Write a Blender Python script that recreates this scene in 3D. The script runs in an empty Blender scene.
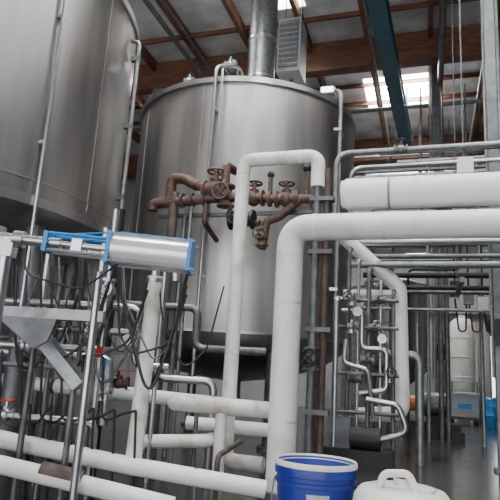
import bpy, math, random
from mathutils import Vector, Matrix
random.seed(7)
V=Vector
# ---------------------------------------------------------------- materials
def mat(name,col,rough=.5,metal=0.,var=.0,scale=8.,bump=0.,stretch=(1,1,1),col2=None,emit=None,es=0.,bscale=None,rvar=0.,lo=.35,hi=.65):
    m=bpy.data.materials.new(name);m.use_nodes=True
    nt=m.node_tree;b=nt.nodes['Principled BSDF']
    b.inputs['Base Color'].default_value=(*col,1);b.inputs['Roughness'].default_value=rough
    b.inputs['Metallic'].default_value=metal
    if emit: 
        b.inputs['Emission Color'].default_value=(*emit,1);b.inputs['Emission Strength'].default_value=es
    if var or col2 or bump or rvar:
        tc=nt.nodes.new('ShaderNodeTexCoord');mp=nt.nodes.new('ShaderNodeMapping')
        mp.inputs['Scale'].default_value=stretch
        nt.links.new(tc.outputs['Object'],mp.inputs['Vector'])
        n=nt.nodes.new('ShaderNodeTexNoise');n.inputs['Scale'].default_value=scale;n.inputs['Detail'].default_value=7
        nt.links.new(mp.outputs['Vector'],n.inputs['Vector'])
        if var or col2:
            r=nt.nodes.new('ShaderNodeValToRGB')
            c2=col2 if col2 else tuple(c*(1-var) for c in col)
            r.color_ramp.elements[0].position=lo;r.color_ramp.elements[1].position=hi
            r.color_ramp.elements[0].color=(*c2,1);r.color_ramp.elements[1].color=(*col,1)
            nt.links.new(n.outputs['Fac'],r.inputs['Fac']);nt.links.new(r.outputs['Color'],b.inputs['Base Color'])
        if rvar:
            mr=nt.nodes.new('ShaderNodeMapRange');mr.inputs['To Min'].default_value=rough-rvar;mr.inputs['To Max'].default_value=rough+rvar
            nt.links.new(n.outputs['Fac'],mr.inputs['Value']);nt.links.new(mr.outputs['Result'],b.inputs['Roughness'])
        if bump:
            n2=nt.nodes.new('ShaderNodeTexNoise');n2.inputs['Scale'].default_value=bscale or scale*3;n2.inputs['Detail'].default_value=4
            nt.links.new(mp.outputs['Vector'],n2.inputs['Vector'])
            bp=nt.nodes.new('ShaderNodeBump');bp.inputs['Strength'].default_value=bump;bp.inputs['Distance'].default_value=.02
            nt.links.new(n2.outputs['Fac'],bp.inputs['Height']);nt.links.new(bp.outputs['Normal'],b.inputs['Normal'])
    return m
TANK=mat('tank_brushed_steel',(.52,.50,.48),.38,.97,.0,1.5,.06,(2.2,2.2,.28),col2=(.37,.35,.33),bscale=26,rvar=.10,lo=.38,hi=.6)
TANKB=mat('tank_band_steel',(.60,.59,.58),.3,.95,.15,5)
STEEL=mat('stainless_pipe',(.56,.56,.57),.3,.95,.2,6)
DSTEEL=mat('dull_steel',(.20,.205,.21),.5,.7,.35,9)
GALV=mat('galvanised',(.33,.34,.34),.42,.7,.3,14)
DARK=mat('dark_metal',(.03,.03,.033),.5,.4,.3,9)
WHITE=mat('white_insulation',(.90,.89,.87),.5,0,.0,3.2,.18,col2=(.72,.70,.65),bscale=18,lo=.30,hi=.48)
WHITE2=mat('aged_insulation',(.88,.86,.81),.5,0,0,5,.25,col2=(.60,.53,.43),bscale=22,lo=.32,hi=.5)
RUST=mat('copper_rust',(.17,.082,.062),.6,.25,0,18,.25,col2=(.075,.048,.042))
RUST2=mat('rusty_pipe',(.14,.095,.078),.62,.25,0,14,.2,col2=(.07,.055,.05))
BRASS=mat('brass',(.28,.19,.11),.45,.7,.3,20)
BLUE=mat('actuator_blue',(.03,.25,.62),.35,0,.1,10)
BBLUE=mat('bucket_blue',(.015,.035,.30),.4,0,.15,5)
LABEL=mat('bucket_label',(.55,.6,.68),.5,0,.3,30)
PLAS=mat('white_plastic',(.80,.80,.74),.4,0,.15,6,.05)
BLACK=mat('black_rubber',(.012,.012,.012),.5)
RED=mat('red_paint',(.5,.03,.02),.4)
GREEN=mat('blue_steel',(.03,.10,.15),.45,.1,.3,6)
WOOD=mat('glulam_wood',(.20,.085,.045),.65,0,.0,3,.15,(1,1,6),col2=(.11,.045,.028))
PWOOD=mat('pallet_wood',(.38,.27,.16),.75,0,.35,6,.2)
FOIL=mat('ceiling_foil',(.80,.81,.82),.45,.1,0,1.6,1.,col2=(.45,.46,.47),bscale=3.5)
CONC=mat('wet_concrete',(.06,.057,.055),.2,0,.0,1.1,.1,col2=(.03,.028,.027),rvar=.12)
WALL=mat('wall_panel',(.34,.34,.32),.7,0,.2,.8)
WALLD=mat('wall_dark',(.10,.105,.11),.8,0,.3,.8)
GLASS=mat('gauge_face',(.7,.7,.7),.15)
SKY=mat('skylight_panel',(1,1,1),.5,emit=(.92,.97,1),es=50)
DOORL=mat('door_daylight',(1,1,1),.5,emit=(1,1,1),es=3)
LAMPM=mat('lamp_lens',(1,1,1),.5,emit=(1,1,1),es=6)
ACT=mat('actuator_body',(.78,.79,.80),.25,.35,.06,6)
TOTE=mat('grey_cart',(.5,.53,.56),.5,0,.1,8)
ORNG=mat('orange_paint',(.6,.15,.02),.5)
# ---------------------------------------------------------------- mesh builder
class M:
    def __init__(s): s.v=[];s.f=[];s.m=[];s.mats=[]
    def mi(s,m):
        if m not in s.mats:s.mats.append(m)
        return s.mats.index(m)
    def add(s,vs,fs,m):
        o=len(s.v);k=s.mi(m);s.v+=[tuple(p) for p in vs]
        for f in fs:s.f.append([i+o for i in f]);s.m.append(k)
    def obj(s,name,bevel=0):
        me=bpy.data.meshes.new(name);me.from_pydata(s.v,[],s.f)
        for m in s.mats:me.materials.append(m)
        me.polygons.foreach_set('material_index',s.m)
        me.polygons.foreach_set('use_smooth',[True]*len(s.f))
        me.update()
        try:me.set_sharp_from_angle(angle=math.radians(38))
        except Exception:pass
        o=bpy.data.objects.new(name,me);bpy.context.scene.collection.objects.link(o)
        if bevel:
            b=o.modifiers.new('b','BEVEL');b.width=bevel;b.segments=2;b.limit_method='ANGLE'
        return o
def fillet(pts,bend,n=7):
    pts=[V(p) for p in pts]
    if not bend or len(pts)<3:return pts
    out=[pts[0]]
    for i in range(1,len(pts)-1):
        P=pts[i];a=P-pts[i-1];b=pts[i+1]-P;la,lb=a.length,b.length;a/=la;b/=lb
        ph=a.angle(b)
        if ph<.03:out.append(P);continue
        t=min(bend*math.tan(ph/2),la*.48,lb*.48)
        A=P-a*t;B=P+b*t
        for k in range(n+1):
            q=k/n;out.append(A*(1-q)**2+P*(2*q*(1-q))+B*q*q)
    out.append(pts[-1]);return out
def tube(m,pts,r,mt,bend=None,seg=14,caps=True):
    if bend is None:bend=r*2.4
    P=fillet(pts,bend);n=len(P);vs=[];fs=[]
    t0=(P[1]-P[0]).normalized();up=V((0,0,1)) if abs(t0.z)<.9 else V((1,0,0))
    nrm=t0.cross(up).normalized();pt=t0
    for i in range(n):
        if i==0:t=t0
        elif i==n-1:t=(P[i]-P[i-1]).normalized()
        else:t=((P[i]-P[i-1]).normalized()+(P[i+1]-P[i]).normalized()).normalized()
        nrm=(nrm-t*nrm.dot(t)).normalized();bi=t.cross(nrm)
        for k in range(seg):
            a=2*math.pi*k/seg;vs.append(P[i]+(nrm*math.cos(a)+bi*math.sin(a))*r)
    for i in range(n-1):
        for k in range(seg):
            k2=(k+1)%seg;fs.append([i*seg+k,i*seg+k2,(i+1)*seg+k2,(i+1)*seg+k])
    if caps:fs.append(list(range(seg)));fs.append([(n-1)*seg+k for k in range(seg)][::-1])
    m.add(vs,fs,mt)
def disc(m,p,d,r,th,mt,seg=20):
    p=V(p);d=V(d).normalized();tube(m,[p-d*th/2,p+d*th/2],r,mt,0,seg)
def lathe(m,prof,c,mt,axis=(0,0,1),seg=64,caps=False):
    c=V(c);ax=V(axis).normalized();R=V((0,0,1)).rotation_difference(ax).to_matrix()
    vs=[];fs=[];n=len(prof)
    for r,z in prof:
        for k in range(seg):
            a=2*math.pi*k/seg;vs.append(c+R@V((r*math.cos(a),r*math.sin(a),z)))
    for i in range(n-1):
        for k in range(seg):
            k2=(k+1)%seg;fs.append([i*seg+k,i*seg+k2,(i+1)*seg+k2,(i+1)*seg+k])
    if caps:fs.append(list(range(seg))[::-1]);fs.append([(n-1)*seg+k for k in range(seg)])
    m.add(vs,fs,mt)
def box(m,c,s,mt,rot=None):
    c=V(c);R=rot or Matrix.Identity(3);vs=[]
    for z in(-.5,.5):
        for x,y in((-.5,-.5),(.5,-.5),(.5,.5),(-.5,.5)):vs.append(c+R@V((x*s[0],y*s[1],z*s[2])))
    m.add(vs,[[3,2,1,0],[4,5,6,7],[0,1,5,4],[1,2,6,5],[2,3,7,6],[3,0,4,7]],mt)
def beam(m,a,b,w,h,mt):
    a=V(a);b=V(b);d=b-a;x=d.normalized();up=V((0,0,1)) if abs(x.z)<.95 else V((0,1,0))
    y=up.cross(x).normalized();z=x.cross(y);R=Matrix((x,y,z)).transposed()
    box(m,(a+b)/2,(d.length,w,h),mt,R)
def ball(m,c,r,mt,sz=1.,axis=(0,0,1),seg=14):
    pr=[(max(r*math.sin(math.pi*i/8),.0005),-r*sz*math.cos(math.pi*i/8)) for i in range(9)]
    lathe(m,pr,c,mt,axis,seg)
def torus(m,c,axis,R,r,mt,seg=24,s2=8):
    ax=V(axis).normalized();Q=V((0,0,1)).rotation_difference(ax).to_matrix();c=V(c);vs=[];fs=[]
    for i in range(seg):
        a=2*math.pi*i/seg
        for j in range(s2):
            b=2*math.pi*j/s2;vs.append(c+Q@V(((R+r*math.cos(b))*math.cos(a),(R+r*math.cos(b))*math.sin(a),r*math.sin(b))))
    for i in range(seg):
        for j in range(s2):
            i2=(i+1)%seg;j2=(j+1)%s2;fs.append([i*s2+j,i2*s2+j,i2*s2+j2,i*s2+j2])
    m.add(vs,fs,mt)
def valve(m,p,d,r,mt,hd=(0,0,1),hm=None,lever=False,L=None):
    p=V(p);d=V(d).normalized();h=V(hd).normalized();hm=hm or mt
    ball(m,p,r*1.55,mt,1.15,h)
    for s in(-1,1):disc(m,p+d*r*2.0*s,d,r*1.75,r*.5,mt);disc(m,p+d*r*1.4*s,d,r*1.2,r*.9,mt)
    tube(m,[p,p+h*r*3.4],r*.45,mt,0,8);disc(m,p+h*r*1.7,h,r*1.0,r*.5,mt)
    if lever:beam(m,p+h*r*3.3,p+h*r*3.5+d*r*5.5,r*.7,r*.25,hm)
    else:
        torus(m,p+h*r*3.4,h,r*1.6,r*.24,hm,20,6)
        q=h.orthogonal().normalized();w=h.cross(q)
        for a in(q,w):tube(m,[p+h*r*3.4-a*r*1.6,p+h*r*3.4+a*r*1.6],r*.16,hm,0,6)
def gauge(m,p,d,r):
    p=V(p);d=V(d).normalized();disc(m,p,d,r,r*.5,STEEL);disc(m,p+d*r*.27,d,r*.85,r*.05,GLASS)
    beam(m,p+d*r*.32,p+d*r*.32+V((r*.5,0,r*.5)),r*.06,r*.1,BLACK)
    tube(m,[p,p+V((0,0,-r*2.2))],r*.2,BRASS,0,8)
# ---------------------------------------------------------------- room shell
m=M();box(m,(-2,7,-.05),(22,26,.1),CONC);m.obj('floor')
CZ=8.0
m=M()
SK=[(-3.05,-2.2,8.75,9.55),(-1.5,.35,12.5,14.2),(-6.5,-5.3,5,7.4),(-3.2,-2.,2.2,4.8),(1.2,2.4,4,6.5),(-.2,.9,1,3.4),(-6.5,-5.0,11.6,14.0)]  # near skylights are out of view, added to light the tank front
xs=sorted({-13,9,*[a for s in SK for a in s[:2]]});ys=sorted({-6,20,*[a for s in SK for a in s[2:]]})
for i in range(len(xs)-1):
    for j in range(len(ys)-1):
        cx=(xs[i]+xs[i+1])/2;cy=(ys[j]+ys[j+1])/2
        if any(s[0]<cx<s[1] and s[2]<cy<s[3] for s in SK):continue
        box(m,(cx,cy,CZ+.05),(xs[i+1]-xs[i],ys[j+1]-ys[j],.1),FOIL)
m.obj('ceiling')
for i,s in enumerate(SK):
    m=M();cx=(s[0]+s[1])/2;cy=(s[2]+s[3])/2
    box(m,(cx,cy,CZ+.3),(s[1]-s[0],s[3]-s[2],.03),SKY)
    for x in(s[0]+.02,s[1]-.02):box(m,(x,cy,CZ+.15),(.04,s[3]-s[2],.3),WHITE)
    for y in(s[2]+.02,s[3]-.02):box(m,(cx,y,CZ+.15),(s[1]-s[0]-.08,.04,.3),WHITE)
    for k in range(1,3):box(m,(cx,s[2]+(s[3]-s[2])*k/3,CZ+.26),(s[1]-s[0]-.08,.04,.04),WHITE)
    m.obj('skylight_or_fill_%d'%(i+1))
# back wall around the door opening
m=M();box(m,(-5.7,17.1,4),(14.6,.2,8),WALL);box(m,(4.1,17.1,4),(3.8,.2,8),WALL);box(m,(1.9,17.1,5.38),(.6,.2,5.24),WALL)
x=-12.5
while x<6:
    if not 1.45<x<2.35:box(m,(x,16.985,4),(.05,.03,8),WALL)
    x+=.6
m.obj('wall_back')
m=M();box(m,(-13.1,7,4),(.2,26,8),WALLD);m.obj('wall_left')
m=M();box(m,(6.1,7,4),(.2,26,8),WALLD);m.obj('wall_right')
# unseen front wall behind the viewpoint, added with openings to streak tank reflections
m=M()
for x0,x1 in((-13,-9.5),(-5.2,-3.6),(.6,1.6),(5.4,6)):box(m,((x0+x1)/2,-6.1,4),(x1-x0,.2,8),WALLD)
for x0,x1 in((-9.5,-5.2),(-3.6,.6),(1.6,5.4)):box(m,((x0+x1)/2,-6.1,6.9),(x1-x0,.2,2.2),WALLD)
m.obj('reflection_wall_front')
m=M()
for z in(2.95,5.2):box(m,(-2,16.9,z),(21.5,.12,.18),GALV)
m.obj('trim_1')
m=M()
for y in(5.6,10.9,16.2):box(m,(-2,y,CZ-.36),(22,.26,.66),WOOD)
m.obj('glulam_roof_beam')
m=M()
x=-12.4
while x<6:
    box(m,(x,8,CZ-.12),(.09,18,.24),WOOD);x+=1.25
for i in range(10):
    y=6.1+i*.95
    if i%3:box(m,(-2,y,CZ-.05),(21.5,.05,.1),WOOD)
m.obj('roof_joists')
# overhead services under the roof
m=M()
for x,z,r in((-4.7,7.2,.05),(-4.45,7.25,.03),(-1.0,7.3,.03),(.3,7.25,.06),(1.1,7.1,.04)):
    tube(m,[(x,3,z),(x,16.6,z)],r,DSTEEL,0,10)
    for y in(5.6,10.9,16.2):tube(m,[(x,y,z),(x,y,CZ-.69)],.01,DARK,0,6)
for y,z,r in((12.2,7.0,.05),(14.8,6.9,.04)):
    tube(m,[(-8,y,z),(5.8,y,z)],r,DSTEEL,0,10)
    for x in(-6,-3.4,-.8,1.8,4.4):tube(m,[(x,y,z),(x,y,CZ)],.01,DARK,0,6)
m.obj('sprinkler_pipework')
m=M()
tube(m,[(-1.6,15.2,6.4),(5.8,15.2,6.4)],.25,GALV,0,28)
for k in range(12):torus(m,(-1.4+k*.6,15.2,6.4),(1,0,0),.253,.012,DSTEEL,28,6)
for k in range(4):box(m,(-.9+k*1.5,15.2,6.11),(.4,.16,.1),DSTEEL);tube(m,[(-1.0+k*1.6,15.2,6.6),(-1.0+k*1.6,15.2,8)],.012,DARK,0,6)
m.obj('ventilation_duct')
# ---------------------------------------------------------------- tanks
def tank(name,cx,cy,R,zb,zt,dish,legs,legm,bands):
    m=M();c=(cx,cy,0)
    pr=[(.12,zb-dish-.25),(.12,zb-dish),(R*.45,zb-dish*.85),(R*.75,zb-dish*.58),(R*.9,zb-dish*.3),(R*.975,zb-dish*.12),(R,zb)]
    lathe(m,pr,c,TANK,seg=96)
    lathe(m,[(R,zb),(R,zt)],c,TANK,seg=96)
    lathe(m,[(R,zt),(R*.97,zt+.05),(R*.5,zt+.28),(.25,zt+.42),(.25,zt+.5),(.001,zt+.5)],c,TANK,seg=96)
    for z,h,e in bands:
        lathe(m,[(R,z-h/2),(R+e,z-h/2+.003),(R+e,z+h/2-.003),(R,z+h/2)],c,TANKB,seg=96)
    for a in legs:
        px,py=cx+R*.84*math.cos(a),cy+R*.84*math.sin(a)
        tube(m,[(px,py,0),(px,py,zb-dish*.15)],legm,DSTEEL,0,18);disc(m,(px,py,.02),(0,0,1),legm*1.8,.04,DSTEEL)
    return m
LC=(-5.03,4.29);LR=2.0
m=tank('l',LC[0],LC[1],LR,2.14,4.68,.22,[-.12,.95,2.2,3.6,4.9],.10,[(2.18,.09,.03),(2.36,.02,.006),(4.64,.08,.03)])
for az in(-1.02,-.62,.02):
    p=V((LC[0]+math.cos(az)*(LR+.001),LC[1]+math.sin(az)*(LR+.001),3.45));R=Matrix.Rotation(az,3,'Z')
    box(m,p,(.008,.014,2.35),TANKB,R)
for az,r in((-.30,.018),):
    p=V((LC[0]+math.cos(az)*(LR+.05),LC[1]+math.sin(az)*(LR+.05),0))
    tube(m,[(p.x,p.y,1.3),(p.x,p.y,4.85),(p.x-.3,p.y+.1,4.95)],r,STEEL)
    for z in(2.7,3.9):box(m,(p.x-.03,p.y+.01,z),(.08,.05,.03),TANKB)
az=.30
p=V((LC[0]+math.cos(az)*(LR+.10),LC[1]+math.sin(az)*(LR+.10),0))
tube(m,[(p.x,p.y,1.0),(p.x,p.y,4.4),(p.x-.3,p.y,4.5)],.022,GALV)
for z in(2.6,3.4,4.2):box(m,(p.x-.03,p.y,z),(.1,.05,.05),DSTEEL)
m.obj('brewing_tank')
# main tank
C=(-2.73,7.95);R=1.68
m=tank('c',C[0],C[1],R,1.36,4.69,.60,[-.9,-2.2,.7,2.4],.075,[(1.36,.035,.008),(4.65,.08,.035)])
for az in(-1.62,-.95,-2.3):
    p=V((C[0]+math.cos(az)*(R+.002),C[1]+math.sin(az)*(R+.002),3.0));box(m,p,(.006,.018,3.3),TANKB,Matrix.Rotation(az,3,'Z'))
tube(m,[(-2.62,6.18,.3),(-2.62,6.18,4.82),(-2.35,6.35,4.86),(-2.3,6.5,4.6)],.022,STEEL,.12)
tube(m,[(-2.52,6.16,3.2),(-2.52,6.16,4.78),(-2.5,6.5,4.8)],.016,STEEL,.1)
tube(m,[(-1.12,7.12,1.6),(-1.12,7.12,4.82),(-1.5,7.4,4.88),(-1.6,7.5,4.7)],.028,GALV,.15)
for z in(2.,3.,4.2):box(m,(-2.62,6.23,z),(.07,.12,.04),TANKB)
for z in(2.,3.,4.2):box(m,(-1.15,7.2,z),(.1,.26,.04),TANKB)
box(m,(-3.75,6.75,4.80),(.14,.1,.16),DARK);box(m,(-2.45,6.4,4.83),(.1,.1,.14),DARK)
valve(m,(-2.52,6.42,4.95),(1,0,0),.035,STEEL,(0,0,1),BLACK)
valve(m,(-3.15,6.5,4.82),(1,0,0),.03,STEEL,(0,0,1),BLACK)
m.obj('brewing_tank')
m=M();c=(-2.56,7.9,0)
lathe(m,[(.225,5.22),(.225,8.0)],c,GALV,seg=40)
for z in(5.5,6.2,7.1):lathe(m,[(.225,z),(.24,z+.01),(.24,z+.05),(.225,z+.06)],c,TANKB,seg=40)
lathe(m,[(.225,5.20),(.33,5.20),(.33,5.27),(.225,5.27)],c,GALV,seg=40)
m.obj('exhaust_stack')
m=M();box(m,(-2.3,8.85,6.6),(.42,.5,1.05),TOTE);box(m,(-2.3,8.58,6.6),(.34,.04,.9),GALV)
for k in range(9):box(m,(-2.3,8.555,6.2+k*.1),(.34,.02,.02),TOTE)
for x in(-2.45,-2.15):tube(m,[(x,8.85,7.1),(x,8.85,7.95)],.012,DSTEEL,0,6)
tube(m,[(-2.3,8.9,6.1),(-2.3,8.9,5.7),(-2.0,9.2,5.7)],.03,DSTEEL)
m.obj('ventilation_unit',.01)
m=M();box(m,(-1.32,7.2,4.84),(.2,.12,.1),GALV);box(m,(-1.32,7.13,4.84),(.16,.02,.07),LAMPM);tube(m,[(-1.32,7.25,4.84),(-1.5,7.55,4.82)],.015,GALV,0)
m.obj('tank_inspection_lamp')
# ---------------------------------------------------------------- big insulated pipes
def rings(m,a,b,r,n,mt):
    a=V(a);b=V(b);d=b-a
    for i in range(n):
        disc(m,a+d*((i+.5)/n),d,r*1.02,.02,mt,20)
m=M()
tube(m,[(2.6,4.31,2.07),(-1.06,4.31,2.07),(-1.06,4.31,.0)],.108,WHITE,.17,28)
for p,d in(((-.86,4.31,2.07),(1,0,0)),((-1.06,4.31,1.86),(0,0,1))):disc(m,p,d,.111,.02,WHITE2,28)
rings(m,(2.6,4.31,2.07),(-.9,4.31,2.07),.108,3,WHITE2);rings(m,(-1.06,4.31,1.9),(-1.06,4.31,.1),.108,2,WHITE2)
disc(m,(-1.06,4.31,.03),(0,0,1),.16,.06,DSTEEL)
m.obj('insulated_pipe')
m=M()
tube(m,[(2.6,4.62,2.44),(-.66,4.62,2.44)],.135,WHITE,0,28)
disc(m,(-.67,4.62,2.44),(1,0,0),.12,.05,WHITE2,28);rings(m,(2.6,4.62,2.44),(-.6,4.62,2.44),.135,3,WHITE)
box(m,(.3,4.62,2.64),(.12,.1,.13),WHITE2)
for x in(-.3,1.6):
    torus(m,(x,4.62,2.44),(1,0,0),.14,.01,GALV)
m.obj('insulated_pipe')
m=M()
tube(m,[(-.97,4.91,2.62),(-.97,4.91,2.93),(-1.71,4.91,2.93),(-1.71,4.91,.13),(-1.36,4.91,.13)],.066,WHITE2,.11,22)
for p,d in(((-1.15,4.91,2.93),(1,0,0)),((-1.71,4.91,2.75),(0,0,1)),((-1.71,4.91,.32),(0,0,1)),((-1.71,4.91,1.5),(0,0,1))):disc(m,p,d,.069,.02,WHITE,22)
tube(m,[(-.97,4.91,0),(-.97,4.91,2.64)],.04,DSTEEL,0,14)
tube(m,[(-.88,4.93,0),(-.88,4.93,2.8)],.03,RUST2,0,12)
for z in(.6,1.3,2.0,2.5):box(m,(-.92,4.92,z),(.22,.1,.04),DSTEEL)
valve(m,(-.97,4.91,1.05),(0,0,1),.045,DSTEEL,(0,-1,0),BLACK)
m.obj('insulated_pipe_loop')
m=M()
tube(m,[(-1.0,6.45,2.58),(-.31,6.62,1.95),(-.28,6.62,.55),(-.75,6.62,.5)],.085,WHITE,.13,20)
tube(m,[(-.95,6.62,1.87),(-.36,6.62,1.87)],.055,WHITE,0,18)
tube(m,[(-.1,6.9,.0),(-.1,6.9,1.2),(-.5,6.9,1.2)],.05,GALV,.1,16)
m.obj('insulated_pipe')
m=M()
tube(m,[(-4.6,3.76,.75),(-3.53,4.11,.71),(-1.34,4.82,.60)],.058,WHITE,.1,18)
for t in(.2,.55,.8):disc(m,V((-3.53,4.11,.71)).lerp(V((-1.34,4.82,.60)),t),(.95,.3,-.05),.064,.03,RUST,18)
for x,y in((-3.1,4.25),(-1.9,4.64)):tube(m,[(x,y,0),(x,y,.64)],.02,DSTEEL,0,8)
valve(m,(-2.95,4.3,.76),(.95,.3,0),.035,RUST,(0,-.4,1),RED);valve(m,(-2.55,4.42,.74),(.95,.3,0),.035,RUST,(0,-.4,1),RED,True)
m.obj('insulated_pipe')
m=M()
tube(m,[(-4.2,2.85,.5),(-2.77,3.31,.36),(-1.92,3.58,.24),(-1.05,3.87,.14)],.058,WHITE,.1,18)
tube(m,[(-1.92,3.62,.26),(-1.92,3.68,1.25),(-1.92,3.68,1.55)],.056,WHITE2,.1,18)
tube(m,[(-1.92,3.68,1.5),(-1.92,3.68,1.66),(-2.3,3.8,1.7)],.035,STEEL,.08,14)
disc(m,(-1.92,3.68,1.52),(0,0,1),.06,.03,STEEL)
for p in((-2.5,3.4),(-1.5,3.72)):tube(m,[(p[0],p[1],0),(p[0],p[1],.25)],.02,DSTEEL,0,8)
m.obj('insulated_pipe')
m=M()
tube(m,[(-4.,2.6,.33),(-2.54,3.07,.25),(-1.5,3.40,.07)],.055,WHITE,.1,18)
tube(m,[(-2.3,3.15,.23),(-2.05,3.23,.185)],.058,RUST2,0,14)
m.obj('insulated_pipe')
m=M()
tube(m,[(-2.02,4.45,.62),(-1.28,4.68,.60)],.07,WHITE2,0,18);ball(m,(-1.28,4.68,.6),.07,WHITE2);ball(m,(-2.02,4.45,.62),.07,WHITE2)
tube(m,[(-1.65,4.57,.0),(-1.65,4.57,.6)],.05,WHITE,0,14)
tube(m,[(-2.1,4.9,.42),(-1.3,5.1,.40),(-1.3,5.1,.0)],.06,WHITE,.1,16)
tube(m,[(-2.25,4.3,.3),(-1.75,4.5,.33),(-1.75,4.9,.33)],.055,WHITE2,.1,16)
tube(m,[(-1.45,4.0,0),(-1.45,4.0,.3),(-1.45,4.5,.35)],.02,RUST2,.06,10)
m.obj('insulated_pipe')
# ---------------------------------------------------------------- copper manifold
m=M();Y=5.5
tube(m,[(-2.72,Y,0),(-2.72,Y,2.83)],.055,RUST2,0,14)
tube(m,[(-2.98,Y,2.63),(-2.98,Y,2.71),(-2.78,Y,2.73),(-2.77,Y,3.02),(-2.60,Y,2.99),(-2.45,Y,2.90)],.06,RUST,.08,14)
tube(m,[(-2.98,Y,2.71),(-2.2,Y,2.75),(-1.95,Y,2.75)],.055,RUST,.07,14)
tube(m,[(-2.45,Y,2.90),(-2.2,Y,2.87)],.052,RUST,0,14)
valve(m,(-2.23,Y,2.85),(1,0,0),.062,RUST,(0,0,1),RUST)
valve(m,(-2.1,Y,2.77),(0,0,1),.055,RUST,(0,-1,0),RUST2)
tube(m,[(-2.12,Y,2.75),(-2.12,Y,3.13),(-2.12,Y+.3,3.17)],.05,RUST,.07,14)
tube(m,[(-2.1,Y,2.75),(-1.14,Y,2.70),(-1.06,Y,2.52),(-1.06,Y,0.0)],.048,RUST,.08,14)
valve(m,(-1.78,Y,2.73),(1,0,0),.05,RUST,(0,0,1),DARK)
valve(m,(-1.42,Y,2.71),(1,0,0),.05,RUST,(0,0,1),RUST2)
tube(m,[(-1.25,Y,2.71),(-1.48,Y,2.52),(-1.62,Y,2.47),(-1.66,Y,2.17)],.045,RUST,.07,14)
valve(m,(-1.66,Y,2.29),(0,0,1),.04,BRASS,(0,-1,.2),RUST2)
tube(m,[(-1.95,Y,2.75),(-1.92,Y,2.47),(-1.7,Y,2.45)],.042,RUST,.06,14)
valve(m,(-1.87,Y-.08,2.47),(1,0,0),.06,BLACK,(0,-1,0),BLACK)
tube(m,[(-1.2,Y,2.72),(-1.2,Y,3.02)],.03,RUST2,0,10);ball(m,(-1.2,Y,3.04),.05,DARK)
tube(m,[(-1.6,Y,2.72),(-1.6,Y,2.97)],.025,RUST2,0,10);ball(m,(-1.6,Y,2.99),.04,DARK)
tube(m,[(-2.33,Y,2.75),(-2.33,Y,2.47),(-2.33,Y+.4,2.37)],.03,RUST2,.06,10)
for x in(-2.62,-2.5,-2.35,-1.6,-1.3):disc(m,(x,Y,2.74 if x<-2 else 2.715),(1,0,0),.082,.03,RUST2)
tube(m,[(-2.5,Y,2.73),(-2.5,Y,.0)],.022,GALV,0,10)
beam(m,(-2.95,Y+.1,2.59),(-1.0,Y+.1,2.59),.04,.04,DSTEEL)
tube(m,[(-2.62,Y+.1,2.59),(-2.62,Y+.1,0)],.03,DSTEEL,0,8)
m.obj('copper_valve_manifold')
# ---------------------------------------------------------------- pneumatic actuator
m=M();a=V((-1.76,2.80,1.555));b=V((-1.31,2.93,1.53));d=(b-a).normalized();L=(b-a).length
lathe(m,[(.001,0),(.086,0),(.086,L),(.001,L)],a,ACT,d,36)
s=V((0,0,1));w=d.cross(s).normalized();R3=Matrix((d,w,d.cross(w))).transposed()
for q in(.0,1.):box(m,a+d*(L*q),(.022,.185,.185),BLUE,R3)
for sx in(-1,1):
    for sz in(-1,1):
        o=w*(.080*sx)+s*(.080*sz);tube(m,[a+o-d*.03,b+o+d*.03],.007,STEEL,0,8)
        tube(m,[a+o*.62,a+o*.62-d*.36],.010,BLUE if sz>0 else STEEL,0,8)
tube(m,[a,a-d*.75],.018,STEEL,0,10);box(m,a-d*.38,(.025,.11,.12),BLUE,R3);box(m,a-d*.2,(.06,.06,.07),STEEL,R3)
disc(m,a-d*.55,d,.05,.06,STEEL);disc(m,a-d*.68,d,.06,.03,STEEL);box(m,a-d*.62+V((0,0,-.06)),(.1,.08,.1),STEEL,R3)
tube(m,[b-d*.03+s*.085,b-d*.04+s*.105,a+s*.105+d*.05,a+s*.085-d*.1,a-d*.35+s*.05],.005,BLUE,.02,8)
tube(m,[a-d*.5+V((0,0,-.02)),a-d*.5+V((0,0,-.2)),a-d*.15+V((0,0,-.26)),a+d*.05+V((0,0,-.08))],.006,BLACK,.15,8)
tube(m,[a-d*.62,a-d*.62+V((0,0,-1.0)),a-d*.62+V((.0,.0,-1.555))],.035,STEEL,0,14)
tube(m,[a-d*.95,a-d*.3],.032,STEEL,0,14)
m.obj('pneumatic_actuator')
# ---------------------------------------------------------------- steel support frame
m=M()
tube(m,[(-2.03,3.12,0),(-2.03,3.12,1.48)],.026,STEEL,0,14)
beam(m,(-3.2,2.78,1.19),(-1.98,3.16,1.19),.07,.07,GALV)
beam(m,(-2.74,2.92,0),(-2.74,2.92,1.75),.11,.11,GALV)
v=[(-2.62,2.91,1.16),(-2.24,3.03,1.16),(-2.28,3.02,1.02),(-2.36,2.995,.96)]
n5=len(v);m.add(v+[(p[0]-.008,p[1]+.025,p[2]) for p in v],[list(range(n5)),[i+n5 for i in range(n5)][::-1]]+[[i,i+n5,(i+1)%n5+n5,(i+1)%n5] for i in range(n5)],DSTEEL)
m.obj('steel_support_frame',.004)
m=M()
A=V((-2.52,3.24,1.02));B=V((-2.24,3.33,.72));dx=(B-A).normalized();sy=V((-.3,.95,0)).normalized();n=dx.cross(sy).normalized()
Rm=Matrix((dx,sy,n)).transposed();Lc=(B-A).length
box(m,(A+B)/2,(Lc,.15,.01),DSTEEL,Rm)
for q in(-.075,.075):box(m,(A+B)/2+sy*q+n*(.04 if n.z>0 else -.04),(Lc,.01,.08),GALV,Rm)
tube(m,[A+V((-.03,0,-.03)),(A.x-.03,A.y,0)],.022,DSTEEL,0,10);tube(m,[B+V((-.02,0,0)),(B.x-.02,B.y,0)],.022,DSTEEL,0,10)
m.obj('steel_chute')
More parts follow.
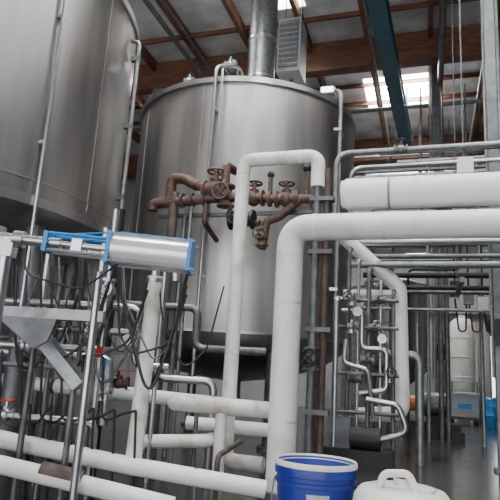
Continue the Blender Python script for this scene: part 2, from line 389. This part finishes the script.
# stainless process piping beneath the left tank
m=M()
def PV(x,y,z0,z1,r=.025,mt=STEEL):tube(m,[(x,y,z0),(x,y,z1)],r,mt,0,12)
PV(-2.35,3.75,0,2.1);PV(-2.55,3.95,0,2.0,.035);PV(-2.75,3.7,0,1.5,.02,DSTEEL);PV(-3.05,3.9,0,1.9,.03)
PV(-2.15,4.3,0,1.8,.02);PV(-2.3,4.6,0,1.9,.03,DSTEEL);PV(-3.3,4.3,0,2.1,.04,DSTEEL);PV(-2.9,4.7,0,2.4,.05,DARK);PV(-3.6,5.2,0,2.4,.06,DSTEEL)
tube(m,[(-3.6,3.5,1.0),(-2.35,3.75,1.0),(-2.35,4.3,1.0)],.028,STEEL,.08)
tube(m,[(-3.6,3.6,1.35),(-2.2,4.0,1.35),(-2.2,4.0,.9),(-1.95,4.1,.9)],.03,STEEL,.08)
tube(m,[(-3.8,3.9,.95),(-2.6,4.3,.95),(-2.6,4.3,.4)],.04,STEEL,.1)
tube(m,[(-3.5,3.3,.5),(-2.3,3.7,.48),(-2.3,3.7,0)],.03,STEEL,.08)
tube(m,[(-3.5,3.4,.86),(-2.5,3.7,.85),(-2.5,3.7,1.2)],.018,DSTEEL,.08)
tube(m,[(-3.4,4.9,1.5),(-2.2,5.2,1.5),(-2.2,5.2,1.1),(-1.5,5.3,1.1)],.04,DSTEEL,.1)
tube(m,[(-3.4,4.6,1.2),(-2.4,4.8,1.2),(-2.4,4.8,.8),(-1.9,5.0,.8),(-1.9,5.0,0)],.035,STEEL,.1)
valve(m,(-2.35,3.75,1.45),(0,0,1),.04,STEEL,(.3,-1,0),STEEL);valve(m,(-2.55,3.95,1.2),(0,0,1),.05,STEEL,(.3,-1,0),STEEL)
valve(m,(-2.9,3.66,1.0),(1,.2,0),.045,STEEL,(0,-.3,1),BLACK,True);valve(m,(-2.9,3.48,.5),(1,.3,0),.03,STEEL,(0,0,1),RED)
valve(m,(-2.2,4.0,1.12),(0,0,1),.035,STEEL,(.3,-1,0),DARK,True);valve(m,(-2.6,4.3,.7),(0,0,1),.045,STEEL,(.3,-1,0),BLUE,True)
valve(m,(-2.4,4.8,1.0),(0,0,1),.045,DSTEEL,(.3,-1,0),BLACK)
box(m,(-2.28,3.62,.98),(.05,.01,.08),RED)
gauge(m,(-2.15,3.78,1.08),(.4,-1,0),.045)
tube(m,[(-2.0,4.2,1.6),(-2.0,4.2,1.75),(-2.35,4.3,1.8),(-3.2,4.1,1.85)],.04,STEEL,.1)
m.obj('stainless_process_piping')
m=M()
for k in range(16):
    x=-3.2+k*.085;y=3.25+(k*5%7)*.09;q=math.sin(k*2.3)
    tube(m,[(x,y,1.7+.1*q),(x+.10,y-.04,1.25+.15*q),(x+.28+.1*q,y,.85+.18*math.cos(k*2)),(x+.42,y+.08,1.05),(x+.5,y+.12,1.5+.1*q)],.0065+.002*(k%3),BLACK if k%4 else DSTEEL,.18,8)
for k in range(6):
    x=-2.9+k*.14;y=3.35+.04*k
    tube(m,[(x,y,.95),(x+.05,y,.5),(x+.2,y-.02,.42+.03*k),(x+.3,y,.6)],.009,BLACK,.12,8)
    tube(m,[(x+.3,y,.6),(x+.32,y+.05,0)],.009,BLACK,.12,8)
m.obj('control_cables')
# valve cluster right of tank
m=M()
for i,(x,y,r) in enumerate(((-.84,6.25,.022),(-.74,6.3,.018),(-.62,6.25,.026),(-.5,6.35,.018),(-.36,6.3,.022),(-.95,6.1,.03))):
    tube(m,[(x,y,0),(x,y,2.35-.12*i),(x,y+.5,2.4-.12*i)],r,STEEL if i%2 else DSTEEL,.08,12)
for z in(.55,.95,1.45,1.75):
    tube(m,[(-1.0,6.22,z),(-.3,6.28,z)],.02,DSTEEL,0,12)
tube(m,[(-.9,6.15,1.62),(-.68,6.15,1.62),(-.68,6.15,1.22),(-.42,6.15,1.22),(-.42,6.15,.8),(-.7,6.15,.75)],.028,STEEL,.07,12)
tube(m,[(-.85,6.15,1.3),(-.85,6.05,1.05),(-.6,6.05,1.0),(-.55,6.15,.5)],.024,STEEL,.07,12)
for x,z in((-.8,1.45),(-.55,1.45),(-.62,1.1),(-.4,.95),(-.75,.9),(-.5,1.75),(-.8,1.75)):
    valve(m,(x,6.2,z),random.choice([(1,0,0),(0,0,1)]),.032,random.choice([STEEL,DSTEEL]),(random.uniform(-.5,.5),-1,.3),random.choice([BLACK,STEEL,RUST]),random.random()<.4)
gauge(m,(-.72,6.05,1.6),(0,-1,0),.05);gauge(m,(-.46,6.05,1.32),(0,-1,0),.045)
tube(m,[(-.62,6.1,.7),(-.3,6.1,.66),(-.2,6.1,.4),(-.5,6.1,.3)],.03,STEEL,.1)
box(m,(-.9,6.2,.35),(.25,.25,.3),DSTEEL);disc(m,(-.62,6.1,.3),(1,0,0),.12,.3,DARK);box(m,(-.7,6.15,.1),(.7,.35,.2),DARK)
m.obj('stainless_valve_manifold')
# pipe rack right
m=M()
for z,y,r,mt,x0 in((3.23,5.6,.03,GALV,-.83),(3.12,5.75,.022,STEEL,-.7),(3.36,6.0,.02,DSTEEL,-.5),(2.47,6.5,.045,STEEL,-1.0),(2.2,6.5,.04,GALV,-.9),(2.34,6.7,.03,DSTEEL,-.9),(2.62,6.8,.035,DSTEEL,-.8),(3.6,7.4,.03,GALV,-1.),(3.75,7.6,.025,DSTEEL,-1.),(3.95,7.8,.04,GALV,-.4),(2.05,7.2,.03,DARK,-.6)):
    if z>3 and y<5.8:tube(m,[(x0-.08,y,z-.7),(x0-.08,y,z),(3.,y,z)],r,mt,.15,12)
    else:tube(m,[(x0,y,z),(3.,y,z)],r,mt,0,12)
for x in(.35,1.9):
    for y in(5.6,7.2):
        tube(m,[(x,y,1.9 if y>6 else 3.0),(x,y,8)],.009,DSTEEL,0,6)
    beam(m,(x,5.5,3.06),(x,6.1,3.06),.04,.05,GALV);beam(m,(x,6.3,2.0),(x,7.4,2.0),.05,.06,DSTEEL);beam(m,(x,7.2,3.52),(x,8,3.52),.05,.06,DSTEEL)
valve(m,(-.25,5.6,3.23),(1,0,0),.03,DSTEEL,(0,0,1),DARK)
m.obj('overhead_pipe_rack')
m=M();a=V((-.86,7.2,6.5));b=V((-.45,13.6,6.5))
beam(m,a+V((0,-3,0)),b,.28,.03,GREEN);beam(m,a+V((0,-3,.3)),b+V((0,0,.3)),.28,.03,GREEN);beam(m,a+V((0,-3,.15)),b+V((0,0,.15)),.03,.3,GREEN)
for y in(4.8,9.2,13.2):beam(m,(-.7+(y-9)*.06,y,6.6),(-.7+(y-9)*.06,y,8),.06,.06,GREEN)
m.obj('steel_crane_beam')
def column(name,x,y,w,mt,top=8):
    m=M()
    box(m,(x,y-w/2,top/2),(w,.02,top),mt);box(m,(x,y+w/2,top/2),(w,.02,top),mt);box(m,(x,y,top/2),(.02,w-.02,top),mt)
    box(m,(x,y,.015),(w*1.7,w*1.7,.03),mt)
    tube(m,[(x+w*.7,y-w*.6,0),(x+w*.7,y-w*.6,top)],.022,GALV,0,8);tube(m,[(x-w*.7,y-w*.6,1),(x-w*.7,y-w*.6,top)],.018,GALV,0,8)
    box(m,(x+w*.3,y-w*.7,1.5),(.18,.1,.3),DARK)
    m.obj(name)
column('steel_column',.78,7.0,.12,DSTEEL)
column('steel_column',.2,11.8,.16,DSTEEL)
column('steel_column',1.9,12.5,.16,DSTEEL)
# ---------------------------------------------------------------- back area
m=M();box(m,(1.9,17.19,1.35),(.58,.02,2.5),DOORL)
for x in(1.63,2.17):box(m,(x,17.1,1.35),(.05,.16,2.7),GALV)
box(m,(1.9,17.1,2.68),(.49,.16,.1),GALV)
m.obj('door_1')
m=M();c=(.86,15.9,0)
lathe(m,[(.05,.62),(.26,.66),(.33,.8),(.33,2.35),(.3,2.5),(.2,2.6),(.09,2.63),(.09,2.7),(.001,2.7)],c,PLAS,seg=40)
for z in(1.1,1.6,2.1):torus(m,(c[0],c[1],z),(0,0,1),.332,.012,PLAS,40,6)
for a in(.6,2.2,3.8,5.4):tube(m,[(c[0]+.27*math.cos(a),c[1]+.27*math.sin(a),0),(c[0]+.27*math.cos(a),c[1]+.27*math.sin(a),.85)],.03,PLAS,0,8)
tube(m,[(c[0],c[1]-.1,.68),(c[0],c[1]-.1,.4),(c[0]-.5,c[1]-.1,.4),(c[0]-.5,c[1]-.1,0)],.03,STEEL,.06,8)
m.obj('white_storage_tank')
m=M()
box(m,(.80,14.9,.42),(.62,.8,.5),TOTE);box(m,(.80,14.9,.70),(.68,.86,.06),TOTE)
for x in(.54,1.06):
    for y in(14.6,15.2):disc(m,(x,y,.08),(1,0,0),.08,.05,BLACK)
tube(m,[(.52,14.45,.7),(.52,14.3,.98),(1.08,14.3,.98),(1.08,14.45,.7)],.02,STEEL,.06,8);box(m,(.80,14.9,.14),(.6,.75,.08),DSTEEL)
box(m,(.8,14.49,.42),(.3,.02,.12),BLUE)
m.obj('plastic_utility_cart',.02)
m=M();c=(1.35,14.2,0)
lathe(m,[(.001,.0),(.2,.0),(.21,.03),(.21,.25),(.22,.26),(.21,.28),(.21,.45),(.22,.46),(.21,.48),(.21,.62),(.18,.65),(.001,.65)],c,BLUE,seg=32)
disc(m,(1.43,14.2,.66),(0,0,1),.03,.03,PLAS);disc(m,(1.27,14.2,.66),(0,0,1),.03,.03,PLAS)
m.obj('blue_drum')
def cabinet(name,x,y,w,d,h,mt):
    m=M();box(m,(x,y,h/2+.05),(w,d,h),mt);box(m,(x,y,.04),(w*.9,d*.9,.08),DARK)
    box(m,(x-w*.24,y-d/2-.01,h*.5+.05),(w*.44,.02,h*.9),mt);box(m,(x+w*.24,y-d/2-.01,h*.5+.05),(w*.44,.02,h*.9),mt)
    box(m,(x-.04,y-d/2-.03,h*.5),(.02,.03,.2),STEEL);box(m,(x+.04,y-d/2-.03,h*.5),(.02,.03,.2),STEEL)
    return m.obj(name,.01)
cabinet('electrical_cabinet',-1.7,16.2,1.2,.5,2.3,DSTEEL)
def small_tank(x,y,r,zb,zt,mt):
    m=M();lathe(m,[(.05,zb-.7*r-.2),(.05,zb-.7*r),(r,zb),(r,zt),(r*.8,zt+.12*r),(r*.3,zt+.25*r),(.001,zt+.28*r)],(x,y,0),mt,seg=48)
    for z in(zb+.1,(zb+zt)/2,zt-.1):torus(m,(x,y,z),(0,0,1),r+.005,.012,TANKB,48,6)
    for a in(.8,2.4,4,5.5):tube(m,[(x+r*.85*math.cos(a),y+r*.85*math.sin(a),0),(x+r*.85*math.cos(a),y+r*.85*math.sin(a),zb+.1)],.04,DSTEEL,0,10)
    disc(m,(x,y-r,zb+.6),(0,-1,0),.2,.06,STEEL,24);tube(m,[(x,y,zt),(x,y,zt+.8),(x+.6,y,zt+.8)],.03,STEEL,.1,10)
    tube(m,[(x,y,zb-.7*r-.15),(x,y,.25),(x,y-r,.25)],.04,STEEL,.08,10)
    m.obj('fermentation_tank')
small_tank(-.75,12.0,.55,1.2,2.9,TANK);small_tank(-.55,14.2,.6,1.2,3.2,TANK);small_tank(2.9,13.5,.6,1.2,3.2,TANK)
m=M()
disc(m,(.1,10.3,.55),(1,0,0),.2,.5,DSTEEL,24);box(m,(.1,10.3,.2),(.8,.4,.12),DARK);box(m,(.1,10.3,.3),(.3,.2,.2),DARK);box(m,(.1,10.3,.07),(.9,.5,.14),DARK)
disc(m,(-.3,10.3,.55),(1,0,0),.13,.25,ORNG,20);tube(m,[(-.42,10.3,.55),(-.6,10.3,.55),(-.6,10.3,2.2)],.05,STEEL,.1)
m.obj('pump_skid')
m=M()
for k in range(5):torus(m,(1.05,8.6+k*.04,1.75),(0,1,0),.22+.01*(k%2),.02,RUST if k%2 else BLACK,24,8)
disc(m,(1.05,8.7,1.75),(0,1,0),.08,.3,DSTEEL);beam(m,(1.05,8.85,0),(1.05,8.85,2.2),.08,.08,DSTEEL)
for z in(1.2,2.15):box(m,(1.05,8.75,z),(.35,.14,.2),DARK)
m.obj('hose_reel')
m=M()
for i in range(11):
    x=-1.2+i*.3;y=9.3+(i%3)*.3;z=1.2+(i*37%10)*.28
    if .45<x<1.0:continue
    tube(m,[(x,y,0),(x,y,z+1.2),(x+.8,y,z+1.2),(x+.8,y,z+2.2 if i%2 else 0)],.02+.01*(i%3),[GALV,DSTEEL,DSTEEL,DARK][i%4],.1,10)
for i in range(9):
    z=1.95+i*.3;tube(m,[(-1.,8.6+i*.25,z),(3.5,8.6+i*.25,z)],.022+.012*(i%3),[GALV,DSTEEL,DARK][i%3],0,10)
for i in range(6):
    x=.40+i*.2;z=2.35-.12*(i%3);box(m,(x,9.2,z),(.14,.12,.24),[DARK,DSTEEL,WHITE2][i%3]);tube(m,[(x,9.2,z),(x,9.2,3.3)],.015,DARK,0,8)
    tube(m,[(x,9.2,2.2),(x+.05,9.2,1.7),(x+.15,9.2,1.7),(x+.17,9.2,2.2)],.014,[BLACK,RUST][i%2],.1,8)
for i in range(7):
    x=-.1+i*.42;y=11.0+.3*(i%2);box(m,(x,y,3.6+.5*(i%3)),(.3,.2,.35),[GALV,DARK,WHITE][i%3]);tube(m,[(x,y,3.6),(x,y,6.8)],.02,DSTEEL,0,8)
m.obj('background_pipework')
m=M()
for z in(.15,.8,1.45,2.05):box(m,(2.0,10.6,z),(1.3,.5,.04),DSTEEL)
for x in(1.38,2.62):
    for y in(10.38,10.82):box(m,(x,y,1.1),(.05,.05,2.2),DSTEEL)
for i in range(9):
    z=(.17,.82,1.47)[i//3];h=.3+.05*(i%3);disc(m,(1.6+.4*(i%3),10.6,z+h/2),(0,0,1),.13,h,[DARK,RUST,TOTE,ORNG][i%4],16)
m.obj('storage_shelf')
# ---------------------------------------------------------------- pallet, bucket, jug
m=M()
for y in(1.55,1.75,1.95,2.15,2.35,2.52):box(m,(-.2,y,.125),(1.15,.12,.022),PWOOD)
for x in(-.72,-.2,.32):box(m,(x,2.03,.07),(.08,1.08,.09),PWOOD)
for y in(1.55,2.03,2.5):box(m,(-.2,y,.013),(1.15,.1,.022),PWOOD)
m.obj('wooden_pallet')
m=M();c=(-.42,2.28,.137)
lathe(m,[(.001,0),(.128,0),(.134,.01),(.148,.36),(.148,.362),(.156,.365),(.156,.378),(.150,.38),(.150,.395),(.158,.398),(.158,.435),(.153,.443),(.148,.440),(.146,.36),(.130,.02),(.001,.02)],c,BBLUE,seg=56)
lathe(m,[(.001,.405),(.146,.405)],c,PLAS,seg=56)
lathe(m,[(.147,.43),(.151,.447),(.155,.448),(.160,.440),(.160,.428)],c,PLAS,seg=56)
vs=[];fs=[]
for i in range(9):
    a=-1.6+i*.07
    for r,z in((.1425,.20),(.149,.345)):vs.append((c[0]+(r+.0012)*math.cos(a),c[1]+(r+.0012)*math.sin(a),c[2]+z))
for i in range(8):fs.append([2*i,2*i+2,2*i+3,2*i+1])
m.add(vs,fs,LABEL)
tube(m,[(c[0]-.163,c[1],c[2]+.37),(c[0]-.165,c[1]-.05,c[2]+.25),(c[0],c[1]-.18,c[2]+.18),(c[0]+.165,c[1]-.05,c[2]+.25),(c[0]+.163,c[1],c[2]+.37)],.003,STEEL,.1,6)
m.obj('plastic_bucket')
m=M();c=(-.09,2.12,.137)
lathe(m,[(.001,0),(.14,0),(.16,.02),(.168,.05),(.168,.345),(.162,.378),(.142,.402),(.115,.410),(.112,.403),(.05,.406),(.001,.406)],c,PLAS,seg=56)
for z in(.12,.24):torus(m,(c[0],c[1],c[2]+z),(0,0,1),.168,.006,PLAS,56,6)
q=V(c)+V((-.0,-.02,.406))
tube(m,[q+V((-.075,.0,-.005)),q+V((-.06,0,.045)),q+V((.02,.01,.05)),q+V((.05,.01,-.005))],.013,PLAS,.03,12)
q=V(c)+V((.0,.055,.41));disc(m,q,(0,0,1),.032,.04,PLAS,20);disc(m,q+V((0,0,.022)),(0,0,1),.024,.006,BLACK,20)
q=V(c)+V((.08,-.05,.41));disc(m,q,(0,0,1),.028,.02,PLAS,20)
m.obj('plastic_jerrycan')
# ---------------------------------------------------------------- world / camera
w=bpy.data.worlds.new('w');bpy.context.scene.world=w;w.use_nodes=True
w.node_tree.nodes['Background'].inputs['Color'].default_value=(.95,.96,1,1);w.node_tree.nodes['Background'].inputs['Strength'].default_value=4.6
def area(loc,rot,sx,sy,p,col=(1,.98,.95)):
    l=bpy.data.lights.new('a','AREA');l.shape='RECTANGLE';l.size=sx;l.size_y=sy;l.energy=p;l.color=col
    o=bpy.data.objects.new('hall_light',l);o.location=loc;o.rotation_euler=rot;bpy.context.scene.collection.objects.link(o)
area((-.5,13.3,7.95),(0,0,0),1.6,1.6,450)
H=.9;th=math.radians(12.3);ro=math.radians(3.4);ps=math.radians(18)
cam=bpy.data.cameras.new('camera');cam.sensor_width=36;cam.lens=36*560/500;cam.clip_start=.05
o=bpy.data.objects.new('camera',cam);bpy.context.scene.collection.objects.link(o)
fwd=V((-math.sin(ps)*math.cos(th),math.cos(ps)*math.cos(th),math.sin(th)))
right=V((math.cos(ps),math.sin(ps),0));up=right.cross(fwd)
r2=right*math.cos(ro)+up*math.sin(ro)
u2=up*math.cos(ro)-right*math.sin(ro)
o.matrix_world=Matrix(((r2.x,u2.x,-fwd.x,0),(r2.y,u2.y,-fwd.y,0),(r2.z,u2.z,-fwd.z,H),(0,0,0,1)))
bpy.context.scene.camera=o
